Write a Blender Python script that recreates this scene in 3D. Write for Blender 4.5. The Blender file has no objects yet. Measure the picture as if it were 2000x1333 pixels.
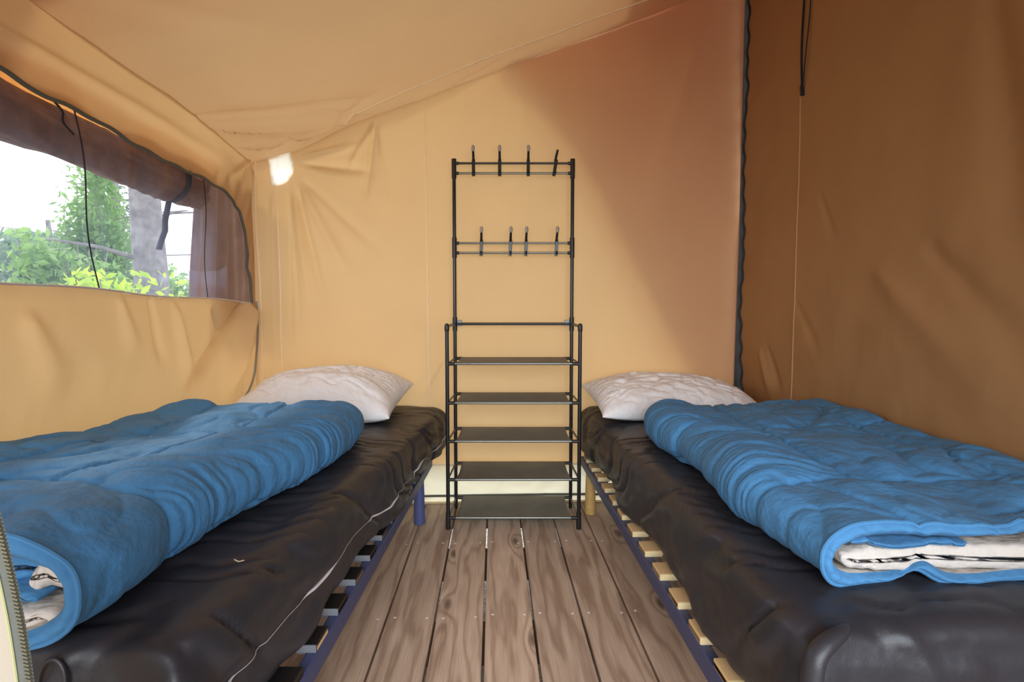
import bpy, bmesh, math, random
import numpy as np
from mathutils import Vector, Matrix

random.seed(7); np.random.seed(7)
SC = bpy.context.scene
COL = SC.collection

# ------------------------------------------------------------------ camera
cam_d = bpy.data.cameras.new('camera'); cam = bpy.data.objects.new('camera', cam_d); COL.objects.link(cam)
cam_d.sensor_width = 36.0; cam_d.lens = 36.0 * 1050.0 / 2000.0; cam_d.clip_start = 0.02; cam_d.clip_end = 300
cam.location = (0, 0, 0.96)
cam.rotation_euler = (math.pi / 2 - math.atan(61 / 1050.0), 0, -math.atan(36 / 1050.0))
SC.camera = cam

# ------------------------------------------------------------------ world, sun, lights, exposure
SC.view_settings.view_transform = 'Standard'; SC.view_settings.look = 'None'
SC.view_settings.gamma = 1.0; SC.view_settings.use_curve_mapping = False
SC.view_settings.exposure = 0.0
SC.cycles.use_denoising = True
SC.cycles.max_bounces = 10; SC.cycles.diffuse_bounces = 6; SC.cycles.transparent_max_bounces = 12
SC.cycles.sample_clamp_indirect = 6.0
W = bpy.data.worlds.new('sky'); SC.world = W; W.use_nodes = True
nt = W.node_tree; nt.nodes.clear()
wo = nt.nodes.new('ShaderNodeOutputWorld'); bg = nt.nodes.new('ShaderNodeBackground')
tc = nt.nodes.new('ShaderNodeTexCoord'); sx = nt.nodes.new('ShaderNodeSeparateXYZ')
cr = nt.nodes.new('ShaderNodeValToRGB')
cr.color_ramp.elements[0].position = 0.0; cr.color_ramp.elements[0].color = (0.93, 0.96, 1.0, 1)
cr.color_ramp.elements[1].position = 1.0; cr.color_ramp.elements[1].color = (0.62, 0.78, 1.0, 1)
nt.links.new(tc.outputs['Generated'], sx.inputs[0]); nt.links.new(sx.outputs['Z'], cr.inputs[0])
nt.links.new(cr.outputs[0], bg.inputs[0]); bg.inputs[1].default_value = 2.2
nt.links.new(bg.outputs[0], wo.inputs[0])

def sun(name, strength, color, direction, angle):
    l = bpy.data.lights.new(name, 'SUN'); l.energy = strength; l.color = color; l.angle = angle
    o = bpy.data.objects.new(name, l); COL.objects.link(o); o.location = (0, 0, 6)
    o.rotation_euler = Vector(direction).to_track_quat('-Z', 'Y').to_euler(); return o
def area(name, power, color, loc, target, sx_, sy_):
    l = bpy.data.lights.new(name, 'AREA'); l.energy = power; l.color = color
    l.shape = 'RECTANGLE'; l.size = sx_; l.size_y = sy_
    o = bpy.data.objects.new(name, l); COL.objects.link(o); o.location = loc
    d = Vector(target) - Vector(loc)
    o.rotation_euler = d.to_track_quat('-Z', 'Y').to_euler(); return o
sun('sun', 3.0, (1.0, 0.95, 0.86), (0.62, -0.42, -0.80), math.radians(9))
door_light = area('door_daylight', 20, (0.86, 0.93, 1.0), (0.12, -0.60, 1.00), (0.05, 1.4, 0.20), 1.7, 1.3); door_light.data.spread = math.radians(95)
area('window_daylight', 2, (0.90, 0.96, 1.0), (-1.11, 1.65, 1.26), (0.4, 1.7, 0.9), 1.5, 0.42)

# ------------------------------------------------------------------ numeric helpers
def _h(ix, iy, iz, seed):
    n = (ix * 374761393 + iy * 668265263 + iz * 2147483647 + seed * 1274126177) & 0xffffffff
    n = ((n ^ (n >> 13)) * 1274126177) & 0xffffffff
    return ((n ^ (n >> 16)) & 0xffff) / 65535.0 * 2 - 1
def noise(x, y, z=0.0, seed=0):
    x = np.asarray(x, float); y = np.asarray(y, float) + 0 * x; z = np.asarray(z, float) + 0 * x
    x0 = np.floor(x); y0 = np.floor(y); z0 = np.floor(z)
    fx = x - x0; fy = y - y0; fz = z - z0
    ix = x0.astype(np.int64); iy = y0.astype(np.int64); iz = z0.astype(np.int64)
    s = lambda t: t * t * t * (t * (t * 6 - 15) + 10)
    u, v, w = s(fx), s(fy), s(fz)
    def L(a, b, t): return a + (b - a) * t
    def H(dx, dy, dz): return _h(ix + dx, iy + dy, iz + dz, seed)
    return L(L(L(H(0,0,0), H(1,0,0), u), L(H(0,1,0), H(1,1,0), u), v),
             L(L(H(0,0,1), H(1,0,1), u), L(H(0,1,1), H(1,1,1), u), v), w)
def fbm(x, y, z=0.0, seed=0, o=3):
    r = 0; a = 1; f = 1
    for k in range(o):
        r = r + a * noise(np.asarray(x) * f, np.asarray(y) * f, np.asarray(z) * f, seed + k * 11); a *= .5; f *= 2.03
    return r
def ridge(v): return 1 - np.minimum(1, np.abs(v) * 2.2)
def puffy(v): return np.minimum(1, np.abs(v) * 2.4) ** .65
def sm(x, a, b):
    t = np.clip((np.asarray(x, float) - a) / (b - a), 0, 1); return t * t * (3 - 2 * t)
def creases(x, y, lst):
    """soft folds: each (x0,y0,x1,y1,width,height) adds a gaussian ridge along a segment that fades at its ends"""
    d = 0 * np.asarray(x, float)
    for (x0, y0, x1, y1, w, h) in lst:
        h = h * 1.5
        dx, dy = x1 - x0, y1 - y0; L = math.hypot(dx, dy)
        t = ((x - x0) * dx + (y - y0) * dy) / (L * L); s = ((x - x0) * dy - (y - y0) * dx) / L
        ww = w * (0.45 + 0.9 * np.clip(t, 0, 1))
        f = sm(t, -.05, .12) * (1 - sm(t, .55, 1.05))
        d = d + h * f * np.exp(-(s / ww) ** 2)
    return d

# ------------------------------------------------------------------ mesh helpers
def mesh_obj(name, V, F, mat, parent=None, smooth=True, mats=None, mi=None):
    me = bpy.data.meshes.new(name)
    me.from_pydata([tuple(map(float, v)) for v in V], [], [tuple(map(int, f)) for f in F])
    for m in (mats or [mat]): me.materials.append(m)
    if mi is not None: me.polygons.foreach_set('material_index', list(mi))
    if smooth: me.polygons.foreach_set('use_smooth', [True] * len(me.polygons))
    me.update()
    o = bpy.data.objects.new(name, me); COL.objects.link(o)
    if parent: o.parent = parent
    return o
def grid_faces(nu, nv, cu=False, off=0):
    F = []
    for i in range(nu if cu else nu - 1):
        i2 = (i + 1) % nu
        for j in range(nv - 1):
            F.append((off + i * nv + j, off + i2 * nv + j, off + i2 * nv + j + 1, off + i * nv + j + 1))
    return F
def grid_obj(name, X, Y, Z, mat, parent=None, keep=None, thick=0.0):
    nu, nv = X.shape
    V = np.stack([X, Y, Z], -1).reshape(-1, 3); F = grid_faces(nu, nv)
    if keep is not None: F = [f for f in F if keep(V[list(f)].mean(0))]
    return mesh_obj(name, V, F, mat, parent)
class MB:
    """collects shapes into one mesh"""
    def __init__(s): s.V = []; s.F = []
    def add(s, V, F):
        o = len(s.V); s.V += [tuple(map(float, v)) for v in V]; s.F += [tuple(int(i) + o for i in f) for f in F]; return s
    def box(s, c, d, rz=0.0, M=None, bev=0.0):
        hx, hy, hz = d[0] / 2, d[1] / 2, d[2] / 2
        if bev <= 0:
            P = [(x, y, z) for x in (-hx, hx) for y in (-hy, hy) for z in (-hz, hz)]
            F = [(0, 1, 3, 2), (4, 6, 7, 5), (0, 4, 5, 1), (2, 3, 7, 6), (0, 2, 6, 4), (1, 5, 7, 3)]
        else:
            b = min(bev, hx * .8, hy * .8, hz * .8); bm = bmesh.new()
            bmesh.ops.create_cube(bm, size=1.0)
            for v in bm.verts: v.co = Vector((v.co.x * d[0], v.co.y * d[1], v.co.z * d[2]))
            bmesh.ops.bevel(bm, geom=bm.edges[:], offset=b, segments=2, affect='EDGES', profile=.5)
            bm.verts.index_update(); P = [tuple(v.co) for v in bm.verts]; F = [tuple(v.index for v in f.verts) for f in bm.faces]; bm.free()
        R = M if M is not None else Matrix.Rotation(rz, 3, 'Z')
        return s.add([tuple(R @ Vector(p) + Vector(c)) for p in P], F)
    def tube(s, pts, r, n=10, cap=True, closed=False, flat=None):
        P = np.array(pts, float); m = len(P); rr = np.full(m, r) if np.isscalar(r) else np.array(r, float)
        T = np.gradient(P, axis=0) if not closed else (np.roll(P, -1, 0) - np.roll(P, 1, 0))
        T /= np.linalg.norm(T, axis=1)[:, None] + 1e-12
        ref = np.array([0, 0, 1.0]) if abs(T[0][2]) < .9 else np.array([0, 1.0, 0])
        N = np.cross(T[0], ref); N /= np.linalg.norm(N); V = []
        for k in range(m):
            N = N - T[k] * (N @ T[k]); N /= np.linalg.norm(N) + 1e-12; B = np.cross(T[k], N)
            for j in range(n):
                a = 2 * math.pi * j / n
                V.append(P[k] + rr[k] * (math.cos(a) * N + (flat or 1.0) * math.sin(a) * B))
        F = []
        for k in range(m if closed else m - 1):
            k2 = (k + 1) % m
            for j in range(n):
                j2 = (j + 1) % n; F.append((k * n + j, k * n + j2, k2 * n + j2, k2 * n + j))
        if cap and not closed:
            F.append(tuple(range(n - 1, -1, -1))); F.append(tuple((m - 1) * n + j for j in range(n)))
        return s.add(V, F)
    def lathe(s, prof, c=(0, 0, 0), n=24):
        V = []; F = []
        for (r, z) in prof:
            for j in range(n):
                a = 2 * math.pi * j / n; V.append((c[0] + r * math.cos(a), c[1] + r * math.sin(a), c[2] + z))
        for k in range(len(prof) - 1):
            for j in range(n):
                j2 = (j + 1) % n; F.append((k * n + j, k * n + j2, (k + 1) * n + j2, (k + 1) * n + j))
        F.append(tuple(range(n - 1, -1, -1))); F.append(tuple((len(prof) - 1) * n + j for j in range(n)))
        return s.add(V, F)
    def obj(s, name, mat, parent=None, smooth=False):
        o = mesh_obj(name, s.V, s.F, mat, parent, smooth)
        if smooth:
            o.data.set_sharp_from_angle(angle=math.radians(40))
        return o
def curve_pts(pts, n=40):
    """Catmull-Rom through the points"""
    P = np.array(pts, float); P = np.vstack([2 * P[0] - P[1], P, 2 * P[-1] - P[-2]]); out = []
    m = len(P) - 3
    for k in range(n + 1):
        t = k / n * m; i = min(int(t), m - 1); t -= i
        a, b, c, d = P[i:i + 4]
        out.append(.5 * ((2 * b) + (-a + c) * t + (2 * a - 5 * b + 4 * c - d) * t * t + (-a + 3 * b - 3 * c + d) * t ** 3))
    return np.array(out)
def tag(o, label=None, cat=None, group=None, kind=None):
    if label: o['label'] = label
    if cat: o['category'] = cat
    if group: o['group'] = group
    if kind: o['kind'] = kind
    return o
def empty(name, loc=(0, 0, 0), rz=0.0):
    o = bpy.data.objects.new(name, None); COL.objects.link(o); o.location = loc; o.rotation_euler = (0, 0, rz)
    o.empty_display_size = .05; return o

# ------------------------------------------------------------------ materials
def mat(name, color, rough=.6, metal=0.0, spec=.5, sheen=0.0, bump=None, mottle=None, translucent=None, coat=0.0):
    """bump=(scale, distance, detail[, stretch xyz]) ; mottle=(scale, amount) ; translucent=(fraction, colour)"""
    m = bpy.data.materials.new(name); m.use_nodes = True; t = m.node_tree; p = t.nodes['Principled BSDF']
    p.inputs['Base Color'].default_value = (*color, 1); p.inputs['Roughness'].default_value = rough
    p.inputs['Metallic'].default_value = metal; p.inputs['Specular IOR Level'].default_value = spec
    if sheen: p.inputs['Sheen Weight'].default_value = sheen
    if coat: p.inputs['Coat Weight'].default_value = coat; p.inputs['Coat Roughness'].default_value = .3
    co = t.nodes.new('ShaderNodeTexCoord')
    if mottle:
        n = t.nodes.new('ShaderNodeTexNoise'); n.inputs['Scale'].default_value = mottle[0]; n.inputs['Detail'].default_value = 5
        t.links.new(co.outputs['Object'], n.inputs['Vector'])
        r = t.nodes.new('ShaderNodeValToRGB'); a = mottle[1]
        r.color_ramp.elements[0].position = .3; r.color_ramp.elements[1].position = .7
        r.color_ramp.elements[0].color = (*[c * (1 - a) for c in color], 1)
        r.color_ramp.elements[1].color = (*[min(1, c * (1 + a)) for c in color], 1)
        t.links.new(n.outputs['Fac'], r.inputs[0]); t.links.new(r.outputs[0], p.inputs['Base Color'])
    if bump:
        prev = None
        for b in (bump if isinstance(bump[0], tuple) else (bump,)):
            n = t.nodes.new('ShaderNodeTexNoise'); n.inputs['Scale'].default_value = b[0]; n.inputs['Detail'].default_value = b[2]
            if len(b) > 3:
                mp = t.nodes.new('ShaderNodeMapping'); mp.inputs['Scale'].default_value = b[3]
                t.links.new(co.outputs['Object'], mp.inputs['Vector']); t.links.new(mp.outputs[0], n.inputs['Vector'])
            else: t.links.new(co.outputs['Object'], n.inputs['Vector'])
            bp = t.nodes.new('ShaderNodeBump'); bp.inputs['Distance'].default_value = b[1]; bp.inputs['Strength'].default_value = 1.0
            t.links.new(n.outputs['Fac'], bp.inputs['Height'])
            if prev: t.links.new(prev.outputs[0], bp.inputs['Normal'])
            prev = bp
        t.links.new(prev.outputs[0], p.inputs['Normal'])
    if translucent:
        tr = t.nodes.new('ShaderNodeBsdfTranslucent'); tr.inputs[0].default_value = (*translucent[1], 1)
        mx = t.nodes.new('ShaderNodeMixShader'); mx.inputs[0].default_value = translucent[0]
        out = t.nodes['Material Output']
        t.links.new(p.outputs[0], mx.inputs[1]); t.links.new(tr.outputs[0], mx.inputs[2]); t.links.new(mx.outputs[0], out.inputs[0])
    return m
CANVAS = (0.60, 0.395, 0.21)
canvas_bump = ((2.2, .012, 3), (7, .0025, 4), (900, .0002, 1))
M_canvas = mat('tan_canvas', CANVAS, .9, spec=.15, bump=canvas_bump, mottle=(3, .03), translucent=(.22, (.88, .56, .24)))
M_roof = mat('roof_canvas', CANVAS, .9, spec=.15, bump=canvas_bump, mottle=(3, .03), translucent=(.13, (.90, .55, .25)))
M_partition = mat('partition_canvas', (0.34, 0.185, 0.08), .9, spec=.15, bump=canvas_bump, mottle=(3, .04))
M_seam = mat('seam_thread', (0.95, 0.80, 0.56), .9, spec=.1)
M_skirt = mat('cream_skirt', (0.88, 0.77, 0.48), .7, bump=((14, .006, 3), (60, .001, 2)), mottle=(5, .06), translucent=(.4, (.95, .9, .7)))
M_tape_gapshade = mat('dark_tape_gap_shade', (0.018, 0.017, 0.016), .7)  # partition's elastic edge, and the painted shade in the gap behind it
M_greytape = mat('grey_tape', (0.10, 0.105, 0.09), .7, bump=(120, .001, 2))
M_greycord = mat('grey_cord', (0.27, 0.27, 0.25), .6)
M_patch = mat('vent_cloth', (0.9, 0.86, 0.75), .8, translucent=(.75, (1.0, .95, .82)))
M_brown = mat('blind_cloth', (0.20, 0.125, 0.09), .85, bump=((18, .006, 4, (1, .3, 1)),), mottle=(14, .45), translucent=(.12, (.9, .4, .12)))
M_orange = mat('orange_rain_flap', (.55, .26, .07), .9, translucent=(.5, (1.0, .45, .10)))
M_black = mat('black_webbing', (0.012, 0.012, 0.016), .7)
M_blind2 = mat('curtain_cloth', (0.15, 0.095, 0.085), .85, mottle=(9, .35), bump=((30, .004, 4, (1, 1, .15)),), translucent=(.12, (.8, .4, .2)))
M_vinyl = mat('black_vinyl', (0.027, 0.026, 0.031), .44, spec=.40, mottle=(2.5, .2), bump=((10, .005, 3, (1, .6, 1)), (30, .0015, 2, (1, .4, 1)), (500, .0002, 1)))
M_zipline = mat('white_zip', (0.62, 0.56, 0.58), .5)
M_blue = mat('blue_duvet_cloth', (0.056, 0.190, 0.375), .75, spec=.2, sheen=.04, mottle=(6, .08), bump=((11, .014, 4), (38, .004, 3), (900, .0002, 1)))
M_lining = mat('white_lining_cloth', (0.52, 0.47, 0.42), .85, bump=((13, .018, 3), (50, .004, 2)))
M_pillow = mat('white_pillow_cloth', (0.82, 0.81, 0.81), .8, spec=.2, bump=((9, .020, 4, (1, .45, 1)), (42, .002, 3), (900, .0002, 1)))
M_bluemetal = mat('slate_blue_metal', (0.075, 0.095, 0.24), .45, spec=.5)
M_bluerail = mat('slate_blue_rail', (0.05, 0.062, 0.145), .5, bump=(40, .001, 2))
M_birch = mat('birch_slat', (0.72, 0.50, 0.25), .55, bump=(60, .0006, 3, (.2, 1, 1)), mottle=(8, .08))
M_birchcap = mat('birch_end_grain', (0.80, 0.66, 0.36), .6)
M_blackslat = mat('black_slat', (0.010, 0.009, 0.009), .5)
M_clearcap = mat('grey_plastic_cap', (0.17, 0.18, 0.20), .3, spec=.6)
M_legwood = mat('turned_beech', (0.66, 0.42, 0.15), .5, bump=(70, .0008, 3), mottle=(60, .12))
M_rack = mat('black_painted_tube', (0.020, 0.021, 0.022), .28, metal=.35, spec=.6)
M_racksteel = mat('dark_steel_tube', (0.20, 0.21, 0.19), .28, metal=.85)
M_plastic = mat('black_plastic_joint', (0.012, 0.012, 0.012), .4)
M_tip = mat('grey_hook_tip', (0.34, 0.31, 0.26), .5)
M_shelf = mat('dark_shelf_cloth', (0.20, 0.185, 0.15), .8, bump=(500, .0004, 1), mottle=(9, .12))
M_steel = mat('screw_steel', (0.72, 0.70, 0.66), .3, metal=.25)
M_joist = mat('joist_wood', (0.12, 0.075, 0.045), .85)
M_zipteeth = mat('zip_metal', (0.24, 0.24, 0.18), .4, metal=.7)
M_creamflap = mat('cream_flap_cloth', (0.36, 0.31, 0.24), .85, bump=((9, .004, 3), (700, .0003, 1)))
M_tanflap = mat('tan_flap_cloth', (0.26, 0.17, 0.10), .85, bump=(700, .0003, 1))
M_yellow = mat('yellow_piping', (0.36, 0.35, 0.17), .7)
M_straw = mat('dry_straw', (0.55, 0.45, 0.30), .8)
M_trunk = mat('grey_bark', (0.34, 0.31, 0.31), .9, bump=(20, .03, 4, (1, 1, .3)), mottle=(8, .35))
M_pole = mat('reddish_pole', (0.42, 0.20, 0.14), .7)
M_leafd = mat('leaf_green', (0.22, 0.36, 0.14), .6, translucent=(.5, (.45, .7, .22)))
M_leafl = mat('leaf_lime', (0.45, 0.60, 0.08), .55, translucent=(.5, (.75, .95, .12)))
M_leafb = mat('leaf_bluegreen', (0.20, 0.30, 0.22), .6, translucent=(.4, (.35, .5, .32)))
M_ground = mat('gravel_ground', (0.55, 0.50, 0.42), .95, bump=(60, .02, 3), mottle=(25, .4))
def screen_mat():
    m = bpy.data.materials.new('insect_mesh'); m.use_nodes = True; t = m.node_tree; p = t.nodes['Principled BSDF']
    p.inputs['Base Color'].default_value = (0.30, 0.31, 0.40, 1); p.inputs['Roughness'].default_value = .6
    tr = t.nodes.new('ShaderNodeBsdfTransparent'); mx = t.nodes.new('ShaderNodeMixShader'); out = t.nodes['Material Output']
    tl = t.nodes.new('ShaderNodeBsdfTranslucent'); tl.inputs[0].default_value = (.30, .34, .50, 1)
    m2 = t.nodes.new('ShaderNodeMixShader'); m2.inputs[0].default_value = .6
    t.links.new(p.outputs[0], m2.inputs[1]); t.links.new(tl.outputs[0], m2.inputs[2])
    co = t.nodes.new('ShaderNodeTexCoord'); n = t.nodes.new('ShaderNodeTexNoise'); n.inputs['Scale'].default_value = 4
    mp = t.nodes.new('ShaderNodeMapping'); mp.inputs['Scale'].default_value = (1, 6, .6)
    t.links.new(co.outputs['Object'], mp.inputs[0]); t.links.new(mp.outputs[0], n.inputs['Vector'])
    mr = t.nodes.new('ShaderNodeMapRange'); mr.inputs['From Min'].default_value = .3; mr.inputs['From Max'].default_value = .7
    mr.inputs['To Min'].default_value = .84; mr.inputs['To Max'].default_value = .66
    t.links.new(n.outputs['Fac'], mr.inputs['Value'])
    inv = t.nodes.new('ShaderNodeMath'); inv.operation = 'SUBTRACT'; inv.inputs[0].default_value = 1.0
    t.links.new(mr.outputs[0], inv.inputs[1])
    t.links.new(inv.outputs[0], mx.inputs[0]); t.links.new(tr.outputs[0], mx.inputs[1]); t.links.new(m2.outputs[0], mx.inputs[2])
    t.links.new(mx.outputs[0], out.inputs[0]); return m
M_mesh = screen_mat()
def plank_mat():
    m = bpy.data.materials.new('deck_wood'); m.use_nodes = True; t = m.node_tree; p = t.nodes['Principled BSDF']; N = t.nodes.new; K = t.links.new
    co = N('ShaderNodeTexCoord'); oi = N('ShaderNodeObjectInfo')
    sep = N('ShaderNodeSeparateXYZ'); K(co.outputs['Object'], sep.inputs[0])
    def math_(op, a, b=None, c=None):
        n = N('ShaderNodeMath'); n.operation = op
        for i, v in enumerate((a, b, c)):
            if v is None: continue
            if isinstance(v, (int, float)): n.inputs[i].default_value = v
            else: K(v, n.inputs[i])
        return n.outputs[0]
    rnd = math_('MULTIPLY', oi.outputs['Random'], 37.0)
    # knots: one voronoi cell in long cells
    cv = N('ShaderNodeCombineXYZ'); K(math_('ADD', math_('MULTIPLY', sep.outputs['X'], 5.5), rnd), cv.inputs[0])
    K(math_('ADD', math_('MULTIPLY', sep.outputs['Y'], 1.9), rnd), cv.inputs[1])
    vo = N('ShaderNodeTexVoronoi'); vo.voronoi_dimensions = '2D'; vo.inputs['Scale'].default_value = 1.0; K(cv.outputs[0], vo.inputs['Vector'])
    sc3 = N('ShaderNodeSeparateColor'); K(vo.outputs['Color'], sc3.inputs[0])
    d = math_('ADD', vo.outputs['Distance'], math_('MULTIPLY', math_('LESS_THAN', sc3.outputs[0], .55), 1.0))
    knot = N('ShaderNodeMapRange'); knot.interpolation_type = 'SMOOTHSTEP'; K(d, knot.inputs['Value'])
    knot.inputs['From Min'].default_value = .02; knot.inputs['From Max'].default_value = .11
    knot.inputs['To Min'].default_value = 1; knot.inputs['To Max'].default_value = 0
    warp = math_('MULTIPLY', math_('POWER', 2.718, math_('MULTIPLY', math_('MULTIPLY', d, d), -40.0)), 5.0)
    nz = N('ShaderNodeTexNoise'); nz.inputs['Scale'].default_value = 1.0; nz.inputs['Detail'].default_value = 3
    c2 = N('ShaderNodeCombineXYZ'); K(math_('ADD', math_('MULTIPLY', sep.outputs['X'], 9.0), rnd), c2.inputs[0]); K(math_('MULTIPLY', sep.outputs['Y'], 1.1), c2.inputs[1]); K(rnd, c2.inputs[2])
    K(c2.outputs[0], nz.inputs['Vector'])
    phase = math_('ADD', math_('ADD', math_('MULTIPLY', sep.outputs['X'], 95.0), math_('MULTIPLY', nz.outputs['Fac'], 34.0)), math_('MULTIPLY', warp, 2.2))
    ring = math_('SINE', phase)
    ring = math_('POWER', math_('MULTIPLY_ADD', ring, .5, .5), 2.5)
    fn = N('ShaderNodeTexNoise'); fn.inputs['Scale'].default_value = 1.0; fn.inputs['Detail'].default_value = 6
    c3 = N('ShaderNodeCombineXYZ'); K(math_('MULTIPLY', sep.outputs['X'], 260.0), c3.inputs[0]); K(math_('MULTIPLY', sep.outputs['Y'], 9.0), c3.inputs[1]); K(rnd, c3.inputs[2])
    K(c3.outputs[0], fn.inputs['Vector'])
    bn = N('ShaderNodeTexNoise'); bn.inputs['Scale'].default_value = 3.5; bn.inputs['Detail'].default_value = 4; K(c2.outputs[0], bn.inputs['Vector'])
    tone = N('ShaderNodeValToRGB'); el = tone.color_ramp.elements
    el[0].position = .25; el[0].color = (0.42, 0.29, 0.205, 1); el[1].position = .8; el[1].color = (0.80, 0.62, 0.47, 1)
    K(math_('ADD', math_('MULTIPLY', fn.outputs['Fac'], .45), math_('MULTIPLY', bn.outputs['Fac'], .55)), tone.inputs[0])
    mx = N('ShaderNodeMix'); mx.data_type = 'RGBA'; mx.blend_type = 'MULTIPLY'
    K(math_('MULTIPLY', ring, .62), mx.inputs[0]); K(tone.outputs[0], mx.inputs[6]); mx.inputs[7].default_value = (.50, .42, .38, 1)
    mk = N('ShaderNodeMix'); mk.data_type = 'RGBA'; K(math_('MULTIPLY', knot.outputs[0], .8), mk.inputs[0]); K(mx.outputs[2], mk.inputs[6]); mk.inputs[7].default_value = (.13, .08, .055, 1)
    hs = N('ShaderNodeHueSaturation'); K(mk.outputs[2], hs.inputs['Color']); K(math_('MULTIPLY_ADD', oi.outputs['Random'], .32, .86), hs.inputs['Value'])
    K(hs.outputs[0], p.inputs['Base Color']); p.inputs['Roughness'].default_value = .62; p.inputs['Specular IOR Level'].default_value = .35
    bp = N('ShaderNodeBump'); bp.inputs['Distance'].default_value = .0012; K(math_('ADD', math_('MULTIPLY', ring, -.5), fn.outputs['Fac']), bp.inputs['Height']); K(bp.outputs[0], p.inputs['Normal'])
    return m
M_plank = plank_mat()

# ------------------------------------------------------------------ the setting: floor
floor = tag(empty('floor'), kind='structure', label='weathered brown wooden deck of lengthwise boards')
BW = 0.1525; GAP = 0.0075; X0 = -0.336
screw_me = MB().lathe([(.0001, .0), (.0052, .0), (.0052, .0008), (.004, .0016), (.0008, .0016)], n=10)
joistY = [0.05, 0.58, 1.11, 1.64, 2.166, 2.695]
plank_i = 0; scr0 = None
for k in range(-6, 11):
    x0 = X0 + k * BW + GAP / 2; x1 = x0 + BW - GAP
    jz = random.uniform(-.0012, .0012); jy = random.uniform(-.004, .004)
    b = MB().box((0, 0, 0), (x1 - x0, 3.75, .028), bev=.0025)
    o = b.obj('plank', M_plank, floor); o.location = ((x0 + x1) / 2, 0.92 + jy, -.014 + jz)
    for jy_ in (1.64, 2.166):
        if not (-0.55 < x0 < 0.62): continue
        for sx_ in (x0 + .02, x1 - .02):
            xw = sx_ + random.uniform(-.004, .004); yw = jy_ + random.uniform(-.012, .012)
            if scr0 is None:
                s = screw_me.obj('screw', M_steel, o, True); scr0 = s
            else:
                s = bpy.data.objects.new('screw', scr0.data); COL.objects.link(s); s.parent = o
            s.location = (xw - o.location.x, yw - o.location.y, .0141)
for y in joistY:
    j = MB().box((0, 0, 0), (2.7, .045, .12), bev=.003).obj('joist', M_joist, floor); j.location = (0.15, y, -.091)
g = mesh_obj('ground', [(-60, -40, -.38), (60, -40, -.38), (60, 80, -.38), (-60, 80, -.38)], [(0, 1, 2, 3)], M_ground); tag(g, 'pale gravelly ground beneath and around the deck', kind='structure')

# ------------------------------------------------------------------ tent shell
XL, XR, YB, YF = -1.15, 1.24, 2.655, -0.75
def ceil_z(X, Y):
    X = np.asarray(X, float); Y = np.asarray(Y, float)
    z = 1.712 + .379 * (X + 1.15) - .055 * sm(Y, 1.9, 2.66) + .03 * (1 - sm(Y, .9, 1.9))
    z = z - .03 * np.exp(-((X + .92) / .16) ** 2) * sm(Y, 2.3, 2.66)
    z = z - .02 * np.sin(np.clip((X + 1.15) / 2.4, 0, 1) * math.pi) * sm(Y, .4, 1.5) * (1 - sm(Y, 1.9, 2.66))
    return z
# ceiling
u = np.linspace(0, 1, 260)[:, None]; v = np.linspace(0, 1, 260)[None, :]
X = XL + (1.75 - XL) * u + 0 * v; Y = YF + (YB - YF) * v ** .75 + 0 * u
cre = [(-1.14, 2.16, -.50, 2.50, .024, .026), (-1.13, 2.26, -.62, 2.58, .020, -.024), (-1.12, 2.35, -.75, 2.63, .016, .022),
       (-1.12, 2.46, -.55, 2.57, .018, -.022), (-.90, 2.62, -.45, 2.42, .020, .010), (-.2, 2.64, .3, 2.5, .03, .006),
       (-1.13, 1.3, -.6, 2.0, .05, .006), (1.0, 2.6, .5, 2.2, .04, -.006), (-.56, 2.65, -.80, 2.35, .016, .010)]
Z = ceil_z(X, Y) + creases(X, Y, cre) + .006 * fbm(X * 2.2, Y * 2.2, seed=3) + .0016 * fbm(X * 9, Y * 9, seed=5)
Z = Z - .0 * X
ceiling = grid_obj('ceiling', X, Y, Z, M_roof); tag(ceiling, 'sloping tan canvas tent roof', kind='structure')
def ceil_full(x, y):
    x = np.atleast_1d(np.array(x, float)); y = np.atleast_1d(np.array(y, float))
    return ceil_z(x, y) + creases(x, y, cre) + .006 * fbm(x * 2.2, y * 2.2, seed=3) + .0016 * fbm(x * 9, y * 9, seed=5)
# welt seam that runs across the roof a hand's width before the back wall
sxs = np.linspace(-.98, 1.7, 80); sys_ = np.interp(sxs, [-.98, -.85, -.7, -.4, .1, 1.0, 1.7], [2.50, 2.55, 2.55, 2.50, 2.49, 2.50, 2.5])
MB().tube(np.stack([sxs, sys_, ceil_full(sxs, sys_) - .001], -1), .0045, 8, flat=.7).obj('seam', M_seam, ceiling, True)
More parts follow.
